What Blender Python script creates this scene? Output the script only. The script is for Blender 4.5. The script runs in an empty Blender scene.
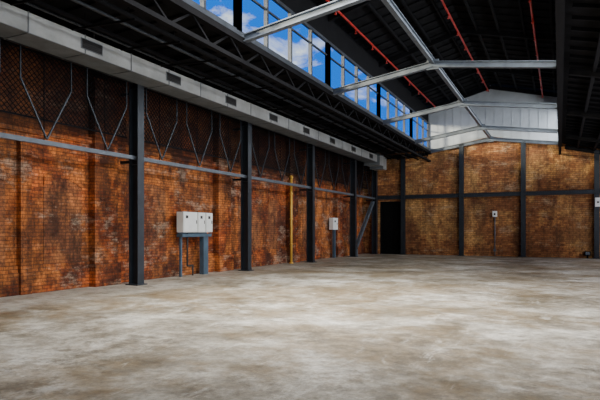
import bpy, bmesh, math, random
from mathutils import Vector, Matrix
random.seed(4)
scene = bpy.context.scene

# ------------------------------------------------------------------ materials
def new_mat(name):
    m = bpy.data.materials.new(name); m.use_nodes = True
    nt = m.node_tree
    return m, nt, nt.nodes['Principled BSDF']
def N(nt, t, **kw):
    n = nt.nodes.new(t)
    for k, v in kw.items(): setattr(n, k, v)
    return n
def ramp(nt, fac, stops):
    r = N(nt, 'ShaderNodeValToRGB')
    el = r.color_ramp.elements
    while len(el) < len(stops): el.new(0.5)
    for e, (p, c) in zip(el, stops):
        e.position = p; e.color = (*c, 1) if len(c) == 3 else c
    nt.links.new(fac, r.inputs[0]); return r.outputs[0]
def noise(nt, vec, scale, detail=6, rough=.6, dist=0):
    n = N(nt, 'ShaderNodeTexNoise'); n.inputs['Scale'].default_value = scale
    n.inputs['Detail'].default_value = detail; n.inputs['Roughness'].default_value = rough
    n.inputs['Distortion'].default_value = dist
    nt.links.new(vec, n.inputs['Vector']); return n.outputs['Fac']
def mix(nt, fac, a, b, mode='MIX'):
    m = N(nt, 'ShaderNodeMix', data_type='RGBA', blend_type=mode)
    for sock, v in ((m.inputs[0], fac), (m.inputs[6], a), (m.inputs[7], b)):
        if isinstance(v, bpy.types.NodeSocket): nt.links.new(v, sock)
        elif isinstance(v, tuple): sock.default_value = (*v, 1)
        else: sock.default_value = v
    return m.outputs[2]
def mapping(nt, vec, scale, loc=(0, 0, 0)):
    m = N(nt, 'ShaderNodeMapping'); m.inputs['Scale'].default_value = scale; m.inputs['Location'].default_value = loc
    nt.links.new(vec, m.inputs[0]); return m.outputs[0]

def paint(name, col, rough=.5, metal=0., var=.25, scale=3, spec=.5):
    m, nt, b = new_mat(name)
    tc = N(nt, 'ShaderNodeTexCoord')
    f = noise(nt, tc.outputs['Object'], scale, 5)
    dark = tuple(c*(1-var) for c in col); lite = tuple(min(1, c*(1+var)) for c in col)
    c = ramp(nt, f, [(.3, dark), (.7, lite)])
    nt.links.new(c, b.inputs['Base Color'])
    b.inputs['Roughness'].default_value = rough; b.inputs['Metallic'].default_value = metal
    b.inputs['Specular IOR Level'].default_value = spec
    return m

def brick_mat(name, c1, c2, mortar, patch, patch2, soot=(.025, .015, .012), soot_amt=.7, top=None, smear=None, row=.09, bw=.27, zone_amt=.9, mort=.6, smear_lo=.55):
    m, nt, b = new_mat(name)
    tc = N(nt, 'ShaderNodeTexCoord'); obj = tc.outputs['Object']
    s = N(nt, 'ShaderNodeSeparateXYZ'); nt.links.new(obj, s.inputs[0])
    a = N(nt, 'ShaderNodeMath', operation='ADD'); nt.links.new(s.outputs[0], a.inputs[0]); nt.links.new(s.outputs[1], a.inputs[1])
    c = N(nt, 'ShaderNodeCombineXYZ'); nt.links.new(a.outputs[0], c.inputs[0]); nt.links.new(s.outputs[2], c.inputs[1])
    uv = c.outputs[0]
    br = N(nt, 'ShaderNodeTexBrick')
    br.inputs['Scale'].default_value = 1; br.inputs['Brick Width'].default_value = bw
    br.inputs['Row Height'].default_value = row; br.inputs['Mortar Size'].default_value = row*.12
    br.inputs['Mortar Smooth'].default_value = .2; br.inputs['Bias'].default_value = 0
    br.inputs['Color1'].default_value = (1, 1, 1, 1); br.inputs['Color2'].default_value = (0, 0, 0, 1)
    br.inputs['Mortar'].default_value = (.5, .5, .5, 1)
    nt.links.new(uv, br.inputs['Vector'])
    tone = mix(nt, br.outputs['Color'], c2, c1)
    vo = N(nt, 'ShaderNodeTexVoronoi', distance='CHEBYCHEV'); vo.inputs['Scale'].default_value = 1
    nt.links.new(mapping(nt, uv, (.42, .62, 1)), vo.inputs['Vector'])
    vs = N(nt, 'ShaderNodeSeparateColor'); nt.links.new(vo.outputs['Color'], vs.inputs[0])
    zone = ramp(nt, vs.outputs[0], [(0, (.36, .32, .34)), (.35, (.70, .66, .68)), (.65, (1.0, .98, .96)), (1, (1.55, 1.5, 1.35))])
    col = mix(nt, zone_amt, tone, zone, 'MULTIPLY')
    f1 = ramp(nt, noise(nt, obj, .42, 8, .68, .4), [(.47, (0, 0, 0)), (.54, (1, 1, 1))])
    col = mix(nt, f1, col, mix(nt, .6, col, patch))
    f2 = ramp(nt, noise(nt, mapping(nt, obj, (1, 1, 1), (7, 3, 5)), .8, 9, .76), [(.47, (0, 0, 0)), (.54, (.9, .9, .9))])
    col = mix(nt, f2, col, mix(nt, .68, col, patch2))
    f3 = ramp(nt, noise(nt, mapping(nt, obj, (1, 1, .28), (2, 9, 1)), 1.1, 10, .8), [(.46, (0, 0, 0)), (.59, (soot_amt,)*3)])
    col = mix(nt, f3, col, soot)
    if smear:
        f5 = ramp(nt, noise(nt, mapping(nt, obj, (.5, .5, 1.2), (4, 4, 8)), 1.3, 10, .8), [(smear_lo, (0, 0, 0)), (smear_lo+.08, (.55, .55, .55))])
        col = mix(nt, f5, col, smear)
    f4 = ramp(nt, noise(nt, obj, 5, 8, .85), [(.36, (.35, .35, .35)), (.64, (1.6, 1.6, 1.6))])
    col = mix(nt, .8, col, f4, 'MULTIPLY')
    col = mix(nt, br.outputs['Fac'], col, mix(nt, mort, col, mortar))
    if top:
        z0, z1, shade_col = top
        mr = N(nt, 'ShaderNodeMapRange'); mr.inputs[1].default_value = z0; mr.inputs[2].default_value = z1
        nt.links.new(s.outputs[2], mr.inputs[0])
        col = mix(nt, mr.outputs[0], col, mix(nt, .78, col, shade_col))  # blends the painted shade in with height
    nt.links.new(col, b.inputs['Base Color'])
    b.inputs['Roughness'].default_value = .9; b.inputs['Specular IOR Level'].default_value = .2
    bp = N(nt, 'ShaderNodeBump'); bp.inputs['Strength'].default_value = .6; bp.inputs['Distance'].default_value = .02
    nt.links.new(br.outputs['Fac'], bp.inputs['Height']); bp.invert = True
    nt.links.new(bp.outputs[0], b.inputs['Normal'])
    return m

TOP_SHADE = (3.9, 4.4, (.018, .010, .008))  # shade around the duct, painted into the upper brick colour
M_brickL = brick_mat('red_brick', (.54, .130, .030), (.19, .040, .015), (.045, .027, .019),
                     (.74, .25, .06), (.075, .022, .014), top=TOP_SHADE, smear=(.46, .34, .24), smear_lo=.535)
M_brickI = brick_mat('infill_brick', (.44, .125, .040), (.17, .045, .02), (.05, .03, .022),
                     (.50, .20, .07), (.09, .03, .02), top=TOP_SHADE, smear=(.42, .34, .25))
M_brickF = brick_mat('ochre_brick', (.56, .25, .085), (.23, .078, .03), (.07, .042, .026),
                     (.66, .37, .13), (.20, .075, .032), soot_amt=.55, row=.115, bw=.33, zone_amt=.65, mort=.6, smear=(.50, .36, .22))
M_col = paint('blue_grey_steel', (.018, .024, .032), .45, .3)
M_beam = paint('light_grey_steel', (.11, .13, .155), .45, .2)
M_rail = paint('grey_rail_steel', (.085, .10, .12), .45, .2)
M_dark = paint('black_steel', (.005, .005, .006), .8, 0, spec=.1)
M_roof = paint('dark_roof_sheet', (.007, .007, .008), .9, 0, .5, spec=.1)
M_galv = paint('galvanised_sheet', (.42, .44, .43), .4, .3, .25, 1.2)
M_galvd = paint('galvanised_underside', (.18, .20, .21), .45, .35)  # darker copy of the sheet: underside shade put into the colour, flanges too
M_grille = paint('grille_black', (.01, .01, .01), .5)
M_white = paint('cabinet_white', (.75, .76, .73), .4, 0, .06)
M_blue = paint('pale_blue_paint', (.05, .09, .13), .45)
M_yellow = paint('yellow_paint', (.72, .40, .06), .45, 0, .15)
M_red = paint('red_paint', (.45, .02, .012), .4)
M_gable = paint('white_sheet_cladding', (.40, .43, .46), .7, 0, .3, .4, spec=.2)
M_door = paint('door_black', (.004, .004, .004), .7, spec=.1)  # black painted on the leaves for the darkness inside the open doorway
M_frame = paint('window_frame', (.05, .058, .07), .4, .2)
M_plast = paint('wall_render', (.35, .30, .24), .9)

def glass_mat():
    m = bpy.data.materials.new('window_glass'); m.use_nodes = True; nt = m.node_tree
    nt.nodes.clear()
    o = N(nt, 'ShaderNodeOutputMaterial'); t = N(nt, 'ShaderNodeBsdfTransparent'); g = N(nt, 'ShaderNodeBsdfGlossy')
    t.inputs[0].default_value = (.93, .96, .98, 1); g.inputs['Roughness'].default_value = .05
    x = N(nt, 'ShaderNodeMixShader'); x.inputs[0].default_value = .015
    nt.links.new(t.outputs[0], x.inputs[1]); nt.links.new(g.outputs[0], x.inputs[2]); nt.links.new(x.outputs[0], o.inputs[0])
    return m
M_glass = glass_mat()

def floor_mat():
    m, nt, b = new_mat('worn_concrete')
    tc = N(nt, 'ShaderNodeTexCoord'); obj = tc.outputs['Object']
    base = ramp(nt, noise(nt, obj, .42, 15, .76, .25), [(.38, (.12, .10, .068)), (.46, (.22, .195, .15)), (.53, (.36, .335, .28)), (.63, (.58, .56, .505))])
    st = ramp(nt, noise(nt, mapping(nt, obj, (.5, .7, 1), (3, 8, 0)), .45, 15, .79, .4), [(.46, (0, 0, 0)), (.54, (1, 1, 1))])
    col = mix(nt, st, base, mix(nt, .62, base, (.16, .108, .047)))
    dp = ramp(nt, noise(nt, mapping(nt, obj, (1, 1, 1), (11, 2, 0)), .6, 15, .84), [(.52, (0, 0, 0)), (.59, (.72, .72, .72))])
    col = mix(nt, dp, col, (.09, .072, .045))
    sc = ramp(nt, noise(nt, mapping(nt, obj, (1.2, .35, 1), (5, 5, 0)), 2.2, 12, .84, .8), [(.55, (0, 0, 0)), (.63, (.5, .5, .5))])
    col = mix(nt, sc, col, (.58, .56, .50))
    f = ramp(nt, noise(nt, obj, 5, 14, .9), [(.39, (.45, .45, .45)), (.61, (1.45, 1.45, 1.45))])
    col = mix(nt, .85, col, f, 'MULTIPLY')
    s = N(nt, 'ShaderNodeSeparateXYZ'); nt.links.new(obj, s.inputs[0])
    mr = N(nt, 'ShaderNodeMapRange'); mr.inputs[1].default_value = -9.6; mr.inputs[2].default_value = -11.6
    nt.links.new(s.outputs[0], mr.inputs[0])
    mm = N(nt, 'ShaderNodeMath', operation='MULTIPLY'); nt.links.new(mr.outputs[0], mm.inputs[0])
    nt.links.new(ramp(nt, noise(nt, obj, 1.4, 10, .8), [(.42, (0, 0, 0)), (.58, (.8, .8, .8))]), mm.inputs[1])
    col = mix(nt, mm.outputs[0], col, (.52, .46, .38))
    nt.links.new(col, b.inputs['Base Color'])
    r = ramp(nt, noise(nt, obj, .8, 8), [(.35, (.35,)*3), (.6, (.7,)*3)])
    nt.links.new(r, b.inputs['Roughness'])
    bp = N(nt, 'ShaderNodeBump'); bp.inputs['Strength'].default_value = .35; bp.inputs['Distance'].default_value = .02
    nt.links.new(noise(nt, obj, 5, 10, .8), bp.inputs['Height']); nt.links.new(bp.outputs[0], b.inputs['Normal'])
    return m
M_floor = floor_mat()

# ------------------------------------------------------------------ mesh builder
class B:
    def __init__(s, name, *mats):
        s.name = name; s.mats = mats; s.bm = bmesh.new()
    def box(s, x0, x1, y0, y1, z0, z1, m=0):
        v = [s.bm.verts.new((x, y, z)) for x in (x0, x1) for y in (y0, y1) for z in (z0, z1)]
        for q in ((0,1,3,2),(4,6,7,5),(0,4,5,1),(2,3,7,6),(0,2,6,4),(1,5,7,3)):
            f = s.bm.faces.new([v[i] for i in q]); f.material_index = m
        return s
    def beam(s, a, b, w, h, m=0, up=(0, 0, 1)):
        a = Vector(a); b = Vector(b); d = (b-a).normalized(); up = Vector(up)
        if abs(d.dot(up)) > .98: up = Vector((0, 1, 0))
        sd = d.cross(up).normalized(); u = sd.cross(d).normalized()
        v = []
        for p in (a, b):
            for i, j in ((-1,-1),(1,-1),(1,1),(-1,1)):
                v.append(s.bm.verts.new(p+sd*w/2*i+u*h/2*j))
        for q in ((3,2,1,0),(4,5,6,7),(0,1,5,4),(1,2,6,5),(2,3,7,6),(3,0,4,7)):
            f = s.bm.faces.new([v[i] for i in q]); f.material_index = m
        return s
    def ibeam(s, a, b, w, h, t=.02, m=0):
        a = Vector(a); b = Vector(b); d = (b-a).normalized(); up = Vector((0,0,1))
        sd = d.cross(up).normalized(); u = sd.cross(d).normalized()
        s.beam(a+u*(h/2-t/2), b+u*(h/2-t/2), w, t, m)
        s.beam(a-u*(h/2-t/2), b-u*(h/2-t/2), w, t, m)
        s.beam(a, b, t, h-2*t, m); return s
    def tube(s, pts, r, m=0, n=10):
        pts = [Vector(p) for p in pts]
        for k in range(len(pts)-1):
            a, b = pts[k], pts[k+1]; d = (b-a).normalized()
            up = Vector((0,0,1)) if abs(d.z) < .9 else Vector((0,1,0))
            sd = d.cross(up).normalized(); u = sd.cross(d)
            e = d*r*.3 if k < len(pts)-2 else Vector()
            R = [[s.bm.verts.new(p+(sd*math.cos(2*math.pi*i/n)+u*math.sin(2*math.pi*i/n))*r) for i in range(n)] for p in (a, b+e)]
            for i in range(n):
                f = s.bm.faces.new((R[0][i], R[0][(i+1)%n], R[1][(i+1)%n], R[1][i])); f.material_index = m; f.smooth = True
            f = s.bm.faces.new(R[0][::-1]); f.material_index = m
            f = s.bm.faces.new(R[1]); f.material_index = m
        return s
    def prism(s, pts, y0, y1, m=0):
        A = [s.bm.verts.new((x, y0, z)) for x, z in pts]; C = [s.bm.verts.new((x, y1, z)) for x, z in pts]
        f = s.bm.faces.new(A); f.material_index = m
        f = s.bm.faces.new(C[::-1]); f.material_index = m
        n = len(pts)
        for i in range(n):
            f = s.bm.faces.new((A[i], C[i], C[(i+1)%n], A[(i+1)%n])); f.material_index = m
        return s
    def slab_yz(s, pts, x0, x1, m=0):
        A = [s.bm.verts.new((x0, y, z)) for y, z in pts]; C = [s.bm.verts.new((x1, y, z)) for y, z in pts]
        f = s.bm.faces.new(A); f.material_index = m
        f = s.bm.faces.new(C[::-1]); f.material_index = m
        n = len(pts)
        for i in range(n):
            f = s.bm.faces.new((A[i], C[i], C[(i+1)%n], A[(i+1)%n])); f.material_index = m
        return s
    def done(s, parent=None, bevel=0):
        bmesh.ops.recalc_face_normals(s.bm, faces=s.bm.faces)
        me = bpy.data.meshes.new(s.name); s.bm.to_mesh(me); s.bm.free()
        for m in s.mats: me.materials.append(m)
        o = bpy.data.objects.new(s.name, me); scene.collection.objects.link(o)
        if bevel:
            md = o.modifiers.new('bevel', 'BEVEL'); md.width = bevel; md.segments = 2; md.limit_method = 'ANGLE'
        if parent: o.parent = parent
        return o

YF = 34.0; YB = -4.0
XL = -12.0; XR = 4.4; XC = -11.1
BAYS = [-0.3, 5.7, 11.7, 17.7, 23.7, 29.7]
XW = -7.6; XWR = 0.15; XRIDGE = -3.8
Y0 = YB+.03; Y1 = YF-.03

# ------------------------------------------------------------------ shell
B('floor', M_floor).box(-12.4, 5, YB-.3, YF+4, -.2, 0).done()

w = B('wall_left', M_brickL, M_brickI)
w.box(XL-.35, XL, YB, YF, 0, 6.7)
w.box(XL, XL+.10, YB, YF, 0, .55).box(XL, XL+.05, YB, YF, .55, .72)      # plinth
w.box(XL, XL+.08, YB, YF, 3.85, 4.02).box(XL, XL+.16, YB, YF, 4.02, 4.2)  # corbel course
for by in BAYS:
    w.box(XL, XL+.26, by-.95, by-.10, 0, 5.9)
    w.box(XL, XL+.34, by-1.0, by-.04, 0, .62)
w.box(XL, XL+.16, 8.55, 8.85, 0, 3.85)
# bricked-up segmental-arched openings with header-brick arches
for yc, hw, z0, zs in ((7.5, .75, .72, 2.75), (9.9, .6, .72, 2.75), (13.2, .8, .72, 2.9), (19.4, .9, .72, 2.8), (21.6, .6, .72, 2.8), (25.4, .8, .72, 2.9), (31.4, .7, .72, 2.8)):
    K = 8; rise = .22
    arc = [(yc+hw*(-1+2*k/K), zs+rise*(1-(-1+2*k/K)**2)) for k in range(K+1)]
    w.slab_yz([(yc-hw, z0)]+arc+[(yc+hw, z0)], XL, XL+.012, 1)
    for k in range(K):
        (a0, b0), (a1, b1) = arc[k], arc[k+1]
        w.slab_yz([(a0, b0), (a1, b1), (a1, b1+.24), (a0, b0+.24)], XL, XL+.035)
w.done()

top = {-12.35: 6.6, -10.8: 6.62, -9.3: 6.66, -7.5: 6.72, -3.8: 7.3, 0.15: 6.6, 4.75: 5.55}
w = B('wall_far', M_brickF, M_gable)
def seg(a, b, z0=0): w.prism([(a, z0), (b, z0), (b, top[b]), (a, top[a])], YF, YF+.35)
seg(-12.35, -10.8); seg(-10.8, -9.3, 3.5); seg(-9.3, -7.5); seg(-7.5, -3.8); seg(-3.8, .15); seg(.15, 4.75)
w.prism([(-7.6, 6.7), (-3.8, 7.3), (-3.8, 10.45), (-7.6, 9.45)], YF+.02, YF+.3, 1)
w.prism([(-3.8, 7.3), (.15, 6.6), (.15, 9.4), (-3.8, 10.45)], YF+.02, YF+.3, 1)
for k in range(16):
    x = -7.5+k*.49
    zb = 7.3-abs(x+3.8)*(.157 if x < -3.8 else .18); zt = 10.4-abs(x+3.8)*.265
    w.box(x, x+.03, YF, YF+.03, zb, zt, 1)
w.done()

w = B('wall_right', M_plast)
w.box(XR, XR+.3, YB, YF, 0, 1.2).box(XR, XR+.3, YB, YF, 5.0, 5.6)
for y0, y1 in ((YB, 1.5), (32.5, YF)): w.box(XR, XR+.3, y0, y1, 1.2, 5.0)
w.done()
B('wall_back', M_plast).box(-12.35, XR+.3, YB-.3, YB, 0, 10.5).done()

r = B('ceiling', M_roof, M_dark)
r.prism([(-8.0, 9.4), (-3.8, 10.5), (-3.8, 10.65), (-8.0, 9.55)], YB-.3, YF+.4)
r.prism([(.55, 9.4), (-3.8, 10.5), (-3.8, 10.65), (.55, 9.55)], YB-.3, YF+.4)
for x in (-7.2, -6.2, -5.2, -4.3, -3.2, -2.3, -1.3, -.3):
    z = 10.43-abs(x+3.8)*.262
    r.box(x-.04, x+.04, Y0, Y1, z-.12, z, 1)
y = YB+.5
while y < YF:
    r.beam((-7.6, y, 9.47), (-3.8, y, 10.46), .05, .05, 0); r.beam((.15, y, 9.47), (-3.8, y, 10.46), .05, .05, 0)
    y += .75
for by in BAYS+[33.8]:
    r.beam((-7.6, by, 9.3), (-3.8, by, 10.28), .12, .22, 1); r.beam((.15, by, 9.3), (-3.8, by, 10.28), .12, .22, 1)
r.done()
r = B('ceiling_left', M_roof, M_dark)
r.prism([(-12.35, 6.58), (-7.6, 6.76), (-7.6, 6.86), (-12.35, 6.67)], YB-.3, YF+.4)
y = YB+.5
while y < YF:
    r.beam((-12, y, 6.55), (-7.6, y, 6.73), .07, .06, 1); y += .75
r.done()
r = B('ceiling_right', M_roof, M_dark)
r.prism([(.1, 6.60), (4.75, 5.5), (4.75, 5.6), (.1, 6.75)], YB-.3, YF+.4)
y = YB+.5
while y < YF:
    r.beam((.25, y, 6.53), (4.4, y, 5.53), .07, .1, 1); y += .75
for x, z in ((.9, 6.3), (1.7, 6.1), (2.6, 5.88), (3.5, 5.66)): r.box(x-.05, x+.05, Y0, Y1, z-.08, z+.04, 1)
r.done()

edges = [YB]+BAYS+[YF]
wn = 1
for xp in (XW, XWR):
    for i in range(len(edges)-1):
        y0, y1 = edges[i], edges[i+1]
        o = B('window_%d' % wn, M_frame, M_glass, M_dark); wn += 1
        o.box(xp-.05, xp+.05, y0, y1, 6.72, 6.86).box(xp-.05, xp+.05, y0, y1, 8.40, 8.50)
        o.box(xp-.03, xp+.03, y0, y1, 8.50, 9.42, 2)
        n = max(1, round((y1-y0)/1.5))
        for k in range(n+1):
            y = y0+(y1-y0)*k/n; t = .13 if k in (0, n) else .045
            o.box(xp-.06, xp+.06, y-t, y+t, 6.84, 8.40)
        o.box(xp-.03, xp+.03, y0, y1, 7.92, 7.97)
        o.box(xp-.005, xp+.005, y0, y1, 6.84, 8.40, 1)
        o.done()

o = B('window_%d' % wn, M_frame, M_glass); wn += 1  # out-of-view window strip, added to frame the side fill lamp
for k in range(22):
    y = 1.5+31*k/21; o.box(XR+.1, XR+.18, y-.04, y+.04, 1.2, 5.0)
for z in (1.24, 3.1, 4.96): o.box(XR+.1, XR+.18, 1.5, 32.5, z-.04, z+.04)
o.done()

for xp in (-7.48, 0.0):
    g = B('lattice_girder', M_dark, M_col)
    g.box(xp-.1, xp+.1, Y0, Y1, 6.45, 6.6).box(xp-.07, xp+.07, Y0, Y1, 5.95, 6.05)
    y = YB+.1; k = 0
    while y < YF-.8:
        z0, z1 = (6.0, 6.5) if k % 2 else (6.5, 6.0)
        g.beam((xp, y, z0), (xp, y+.75, z1), .05, .05); k += 1; y += .75
    g.done()

# ------------------------------------------------------------------ columns
for by in BAYS[1:]+[33.75]:
    c = B('steel_column', M_col)
    c.box(XC-.17, XC-.14, by-.13, by+.13, 0, 6.25).box(XC+.14, XC+.17, by-.13, by+.13, 0, 6.25)
    c.box(XC-.14, XC+.14, by-.012, by+.012, 0, 6.25)
    c.box(XC-.24, XC+.24, by-.2, by+.2, 0, .03)
    for z in (3.5, 5.7): c.box(XC-.14, XC+.14, by-.12, by+.12, z, z+.02)
    c.beam((XC-.17, by, 3.6), (XL+.3, by, 3.6), .08, .08)
    c.beam((XC-.17, by, 5.6), (XL+.3, by, 5.6), .08, .08)
    c.done()
c = B('wall_post_frame', M_col)
for x in (-9.2, -5.5, -1.95, 1.85):
    zt = 7.2-abs(x+3.8)*(.15 if x < -3.8 else .2)
    c.box(x-.13, x+.13, YF-.04, YF-.015, 0, zt).box(x-.015, x+.015, YF-.22, YF-.04, 0, zt).box(x-.13, x+.13, YF-.25, YF-.22, 0, zt)
    c.box(x-.2, x+.2, YF-.31, YF, 0, .04)
c.box(-11, 4.38, YF-.2, YF, 3.66, 3.84); c.box(-11, 4.38, YF-.25, YF, 3.84, 3.87); c.box(-11, 4.38, YF-.25, YF, 3.63, 3.66)
c.done()

for by in BAYS[1:]+[33.8]:
    t = B('roof_rafter', M_beam, M_dark)
    t.ibeam((-7.38, by, 6.6), (XRIDGE, by, 7.12), .16, .2, .025)
    t.ibeam((XRIDGE, by, 7.12), (-.1, by, 6.6), .16, .2, .025)
    t.ibeam((-7.6, by, 6.45), (-11.1, by, 6.35), .14, .2, .025, 1)
    t.ibeam((.25, by, 6.35), (4.3, by, 5.4), .14, .22, .025, 1)
    t.box(XRIDGE-.2, XRIDGE+.2, by-.02, by+.02, 6.95, 7.28)
    t.done()
rb = B('ridge_beam', M_beam)
rb.ibeam((XRIDGE, Y0, 7.22), (XRIDGE, Y1, 7.22), .13, .18, .02); rb.done()

for x, z in ((-3.9, 10.05), (-.9, 9.35), (-7.0, 9.3)):
    p = B('red_sprinkler_pipe', M_red, M_dark)
    p.tube([(x, Y0, z), (x, YF-.1, z)], .04)
    y = 3.
    while y < YF:
        p.tube([(x, y, z), (x, y, z-.18)], .02); p.tube([(x, y, z-.18), (x, y, z-.2)], .05)
        p.tube([(x, y+.2, z), (x, y+.2, z+.2)], .012, 1); y += 2.0
    p.done()

p = B('service_pipes', M_dark, M_col)
for x, z, rr, mi in ((-8.2, 6.15, .06, 0), (-8.8, 6.25, .04, 1), (-9.5, 6.22, .05, 0), (-9.9, 6.3, .03, 1)):
    p.tube([(x, Y0, z), (x, YF-.2, z)], rr, mi)
y = 1.
while y < YF:
    p.beam((-8.1, y, 6.08), (-10, y, 6.18), .04, .04); p.beam((-9.6, y, 6.15), (-9.6, y, 6.5), .02, .02)
    p.beam((-8.3, y, 6.05), (-8.3, y, 6.5), .02, .02); y += 1.5
p.done()

# ------------------------------------------------------------------ air duct
d = B('air_duct', M_galv, M_galvd, M_grille)
dx0, dx1, dz0, dz1 = -10.92, -10.15, 5.80, 6.24
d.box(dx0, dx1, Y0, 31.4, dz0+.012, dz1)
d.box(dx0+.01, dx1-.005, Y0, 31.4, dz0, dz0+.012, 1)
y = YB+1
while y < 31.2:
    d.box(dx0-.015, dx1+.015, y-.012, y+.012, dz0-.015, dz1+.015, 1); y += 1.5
y = 3.2
while y < 31:
    d.box(dx1-.01, dx1+.015, y-.33, y+.33, 5.90, 6.16, 1)
    d.box(dx1, dx1+.02, y-.3, y+.3, 5.92, 6.14, 2)
    for k in range(4): d.box(dx1+.015, dx1+.03, y-.29, y+.29, 5.945+k*.05, 5.952+k*.05, 2)
    y += 3.0
d.box(dx0-.05, dx1+.12, 31.4, 32.3, 5.66, 6.34); d.box(dx0-.08, dx1+.16, 31.36, 31.42, 5.62, 6.38, 1)
d.box(dx0+.02, dx1+.04, 32.3, 33.2, 5.5, 6.3); d.box(dx0-.02, dx1+.1, 32.28, 32.34, 5.48, 6.36, 1)
for by in range(0, 31, 3):
    d.tube([(dx0+.04, by+.3, dz1), (dx0+.04, by+.3, 6.5)], .012, 2, 6); d.tube([(dx1-.04, by+.3, dz1), (dx1-.04, by+.3, 6.55)], .012, 2, 6)
d.done()

# ------------------------------------------------------------------ rail, lattice struts, mesh screen
rl = B('horizontal_rail', M_rail)
rl.box(XC-.04, XC+.06, Y0, 33.7, 3.64, 3.75); rl.done()
ed = [Y0]+BAYS+[33.75]
st = B('lattice_struts', M_col, M_dark)
ms = B('wire_mesh_screen', M_dark)
for i in range(len(ed)-1):
    y0, y1 = ed[i]+.15, ed[i+1]-.15
    L = y1-y0
    n = max(1, round(L/2.0))
    for k in range(n):
        a = y0+L*k/n; b = y0+L*(k+1)/n; c = (a+b)/2
        st.beam((XC, c, 3.79), (XC, a+.25, 5.1), .035, .035); st.beam((XC, c, 3.79), (XC, b-.25, 5.1), .035, .035)
        st.beam((XC, a+.25, 5.1), (XC, a+.25, 5.9), .03, .03); st.beam((XC, b-.25, 5.1), (XC, b-.25, 5.9), .03, .03)
        st.tube([(XC-.1, c, 3.78), (XC-.1, c, 6.2)], .012, 1, 6)
    st.box(XC-.03, XC+.03, y0, y1, 5.85, 5.9)
    zb, zt = 4.3, 5.9; H = zt-zb; xx = XC-.25
    ms.box(xx-.02, xx+.02, y0, y1, zb-.02, zb+.02); ms.box(xx-.02, xx+.02, y0, y1, zt-.02, zt+.02)
    for sgn in (1, -1):
        q = y0-H
        while q < y1:
            s0 = max(q, y0); s1 = min(q+H, y1)
            if s1 > s0+.01:
                za, zc = zb+(s0-q), zb+(s1-q)
                if sgn < 0: za, zc = zt-(s0-q), zt-(s1-q)
                ms.beam((xx, s0, za), (xx, s1, zc), .014, .014)
            q += .14
st.done(); ms.done()

# ------------------------------------------------------------------ door in far wall
d = B('door_1', M_door, M_dark)
d.box(-10.79, -10.72, YF+.02, YF+.3, .01, 3.49, 1).box(-9.38, -9.31, YF+.02, YF+.3, .01, 3.49, 1).box(-10.79, -9.31, YF+.02, YF+.3, 3.42, 3.49, 1)
d.box(-10.72, -10.055, YF+.2, YF+.25, .0, 3.42); d.box(-10.05, -9.38, YF+.21, YF+.26, .0, 3.42)
for x0 in (-10.62, -9.94):
    for z0, z1 in ((.2, 1.0), (1.15, 2.1), (2.25, 3.25)): d.box(x0, x0+.46, YF+.18, YF+.2, z0, z1)
d.tube([(-10.1, YF+.2, 1.05), (-10.1, YF+.13, 1.05), (-10.25, YF+.13, 1.05)], .015, 1)
d.done()

# ------------------------------------------------------------------ electrical cabinets
def tag(b, x, y0, y1, z0, z1, m): b.box(x, x+.006, y0, y1, z0, z1, m)
e = B('electrical_cabinet', M_white, M_blue, M_grille)
ex = -11.72
for y0, y1 in ((14.25, 15.02), (15.06, 15.48), (15.52, 15.92)):
    e.box(ex, ex+.28, y0, y1, 1.52, 2.22)
    e.box(ex+.28, ex+.30, y0+.02, y1-.02, 1.54, 2.20)
    tag(e, ex+.30, y1-.09, y1-.05, 1.82, 1.94, 2); tag(e, ex+.30, y0+.12, y0+.24, 2.0, 2.1, 2)
e.box(ex, ex+.25, 14.25, 15.92, 1.36, 1.47, 1)
e.box(ex+.02, ex+.2, 15.5, 15.78, 0, 1.37, 1)
e.box(ex+.05, ex+.12, 14.32, 14.4, 0, 1.37, 1)
e.tube([(ex+.1, 14.7, 1.5), (ex+.1, 14.7, .35), (ex+.1, 15.0, .35), (ex+.1, 15.0, 0)], .03, 2)
e.box(ex-.0, ex+.05, 14.3, 15.9, 1.47, 1.52, 1)
for yy in (14.6, 15.3): e.box(ex-.27, ex+.02, yy, yy+.08, 2.0, 2.08, 1)
e.done(bevel=.008)

e = B('meter_box', M_white, M_blue, M_grille)
e.box(-11.85, -11.6, 27.8, 28.5, 1.62, 2.3); e.box(-11.6, -11.585, 27.84, 28.46, 1.66, 2.26)
tag(e, -11.585, 28.32, 28.38, 1.9, 2.02, 2); tag(e, -11.585, 27.95, 28.15, 2.05, 2.15, 2)
e.box(-11.78, -11.64, 28.1, 28.26, 0, 1.62, 1); e.box(-11.99, -11.85, 28.0, 28.4, 1.8, 2.1, 1)
e.done(bevel=.008)

p = B('yellow_gas_pipe', M_yellow)
p.tube([(-11.52, 22.4, 0), (-11.52, 22.4, 4.0), (-11.52, 22.48, 4.15)], .06)
p.tube([(-11.52, 22.48, 4.15), (-11.62, 22.48, 4.15)], .06)
for z in (.9, 2.1, 3.3): p.tube([(-11.52, 22.4, z), (-11.52, 22.4, z+.06)], .085)
p.tube([(-11.52, 22.4, 0), (-11.52, 22.4, .05)], .1)
p.done()

b = B('diagonal_brace', M_beam)
b.beam((-11.05, 30.1, .45), (-11.05, 33.4, 3.45), .1, .14); b.beam((-11.2, 30.1, .45), (-11.2, 33.4, 3.45), .04, .14)
b.box(-11.3, -11.0, 29.95, 30.25, 0, .55)
b.done()

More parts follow.
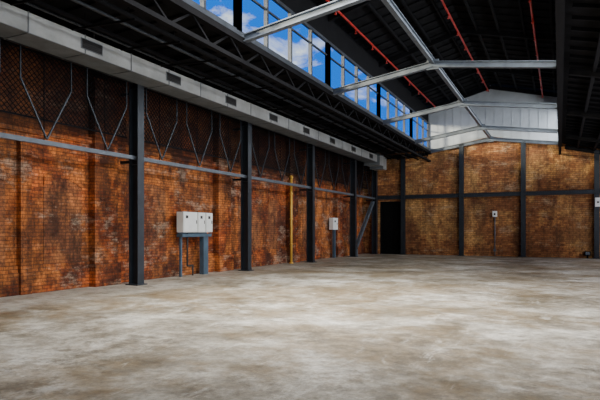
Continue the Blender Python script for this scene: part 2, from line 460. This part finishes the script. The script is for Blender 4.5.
s = B('switch_box', M_white, M_beam, M_grille)
s.box(-3.68, -3.42, YF-.15, YF, 2.4, 2.75); s.box(-3.66, -3.44, YF-.165, YF-.15, 2.42, 2.73); s.box(-3.6, -3.5, YF-.175, YF-.16, 2.5, 2.62, 2)
s.tube([(-3.55, YF-.06, 2.4), (-3.55, YF-.06, .05)], .03, 1); s.box(-3.62, -3.48, YF-.1, YF, .3, .45, 1)
s.done()
s = B('floor_socket_box', M_dark, M_beam)
s.box(1.25, 1.55, YF-.2, YF, .15, .4); s.box(1.3, 1.5, YF-.215, YF-.2, .2, .35, 1); s.box(1.36, 1.44, YF-.1, YF-.02, 0, .16)
s.done()
s = B('alarm_box', M_white, M_grille)
s.box(1.75, 2.05, YF-.42, YF-.27, 2.9, 3.4); s.box(1.78, 2.02, YF-.435, YF-.42, 2.93, 3.37); s.box(1.85, 1.95, YF-.445, YF-.43, 3.1, 3.2, 1)
s.done()

# ------------------------------------------------------------------ world
wd = bpy.data.worlds.new('sky'); scene.world = wd; wd.use_nodes = True; nt = wd.node_tree
bg = nt.nodes['Background']
tc = N(nt, 'ShaderNodeTexCoord')
f = noise(nt, mapping(nt, tc.outputs['Generated'], (1, 1, 1.8), (2.3, 1.1, 0)), 8, 9, .6, .3)
cl = ramp(nt, f, [(.51, (0, 0, 0)), (.63, (1, 1, 1))])
nt.links.new(mix(nt, cl, (.006, .16, .78), (.85, .91, .97)), bg.inputs[0]); bg.inputs[1].default_value = 1.35

# ------------------------------------------------------------------ lights
def area(name, loc, rot, sx, sy, power, col, spread=180):
    l = bpy.data.lights.new(name, 'AREA'); l.shape = 'RECTANGLE'; l.size = sx; l.size_y = sy; l.energy = power; l.color = col
    l.spread = math.radians(spread)
    o = bpy.data.objects.new(name, l); o.location = loc; o.rotation_euler = rot; scene.collection.objects.link(o)
area('daylight_side', (XR+.6, 17, 3.1), (0, math.radians(90), 0), 3.8, 31, 1400, (1, .94, .84))  # fill lamp added behind the made-up right-wall window strip
area('daylight_clerestory', (1.0, 17, 7.8), (0, math.radians(55), 0), 1.8, 34, 3400, (1, .98, .95))
area('skylight', (-4.2, 9.5, 9.2), (math.radians(14), 0, 0), 5, 6, 1700, (1, .98, .95), 100)  # unseen lamp added below the closed roof to brighten the middle floor
l = bpy.data.lights.new('sun', 'SUN'); l.energy = 8; l.angle = math.radians(9); l.color = (1, .86, .62)
o = bpy.data.objects.new('sun', l); scene.collection.objects.link(o)
o.rotation_euler = Vector((4.6, 6.0, -1.0)).to_track_quat('-Z', 'Y').to_euler()

# ------------------------------------------------------------------ camera
cam = bpy.data.cameras.new('camera'); co = bpy.data.objects.new('camera', cam); scene.collection.objects.link(co)
co.location = (0, 0, 1.6); co.rotation_euler = (math.radians(90), 0, math.radians(26.26))
cam.sensor_width = 36; cam.lens = 36*527/600; cam.shift_y = .05
scene.camera = co
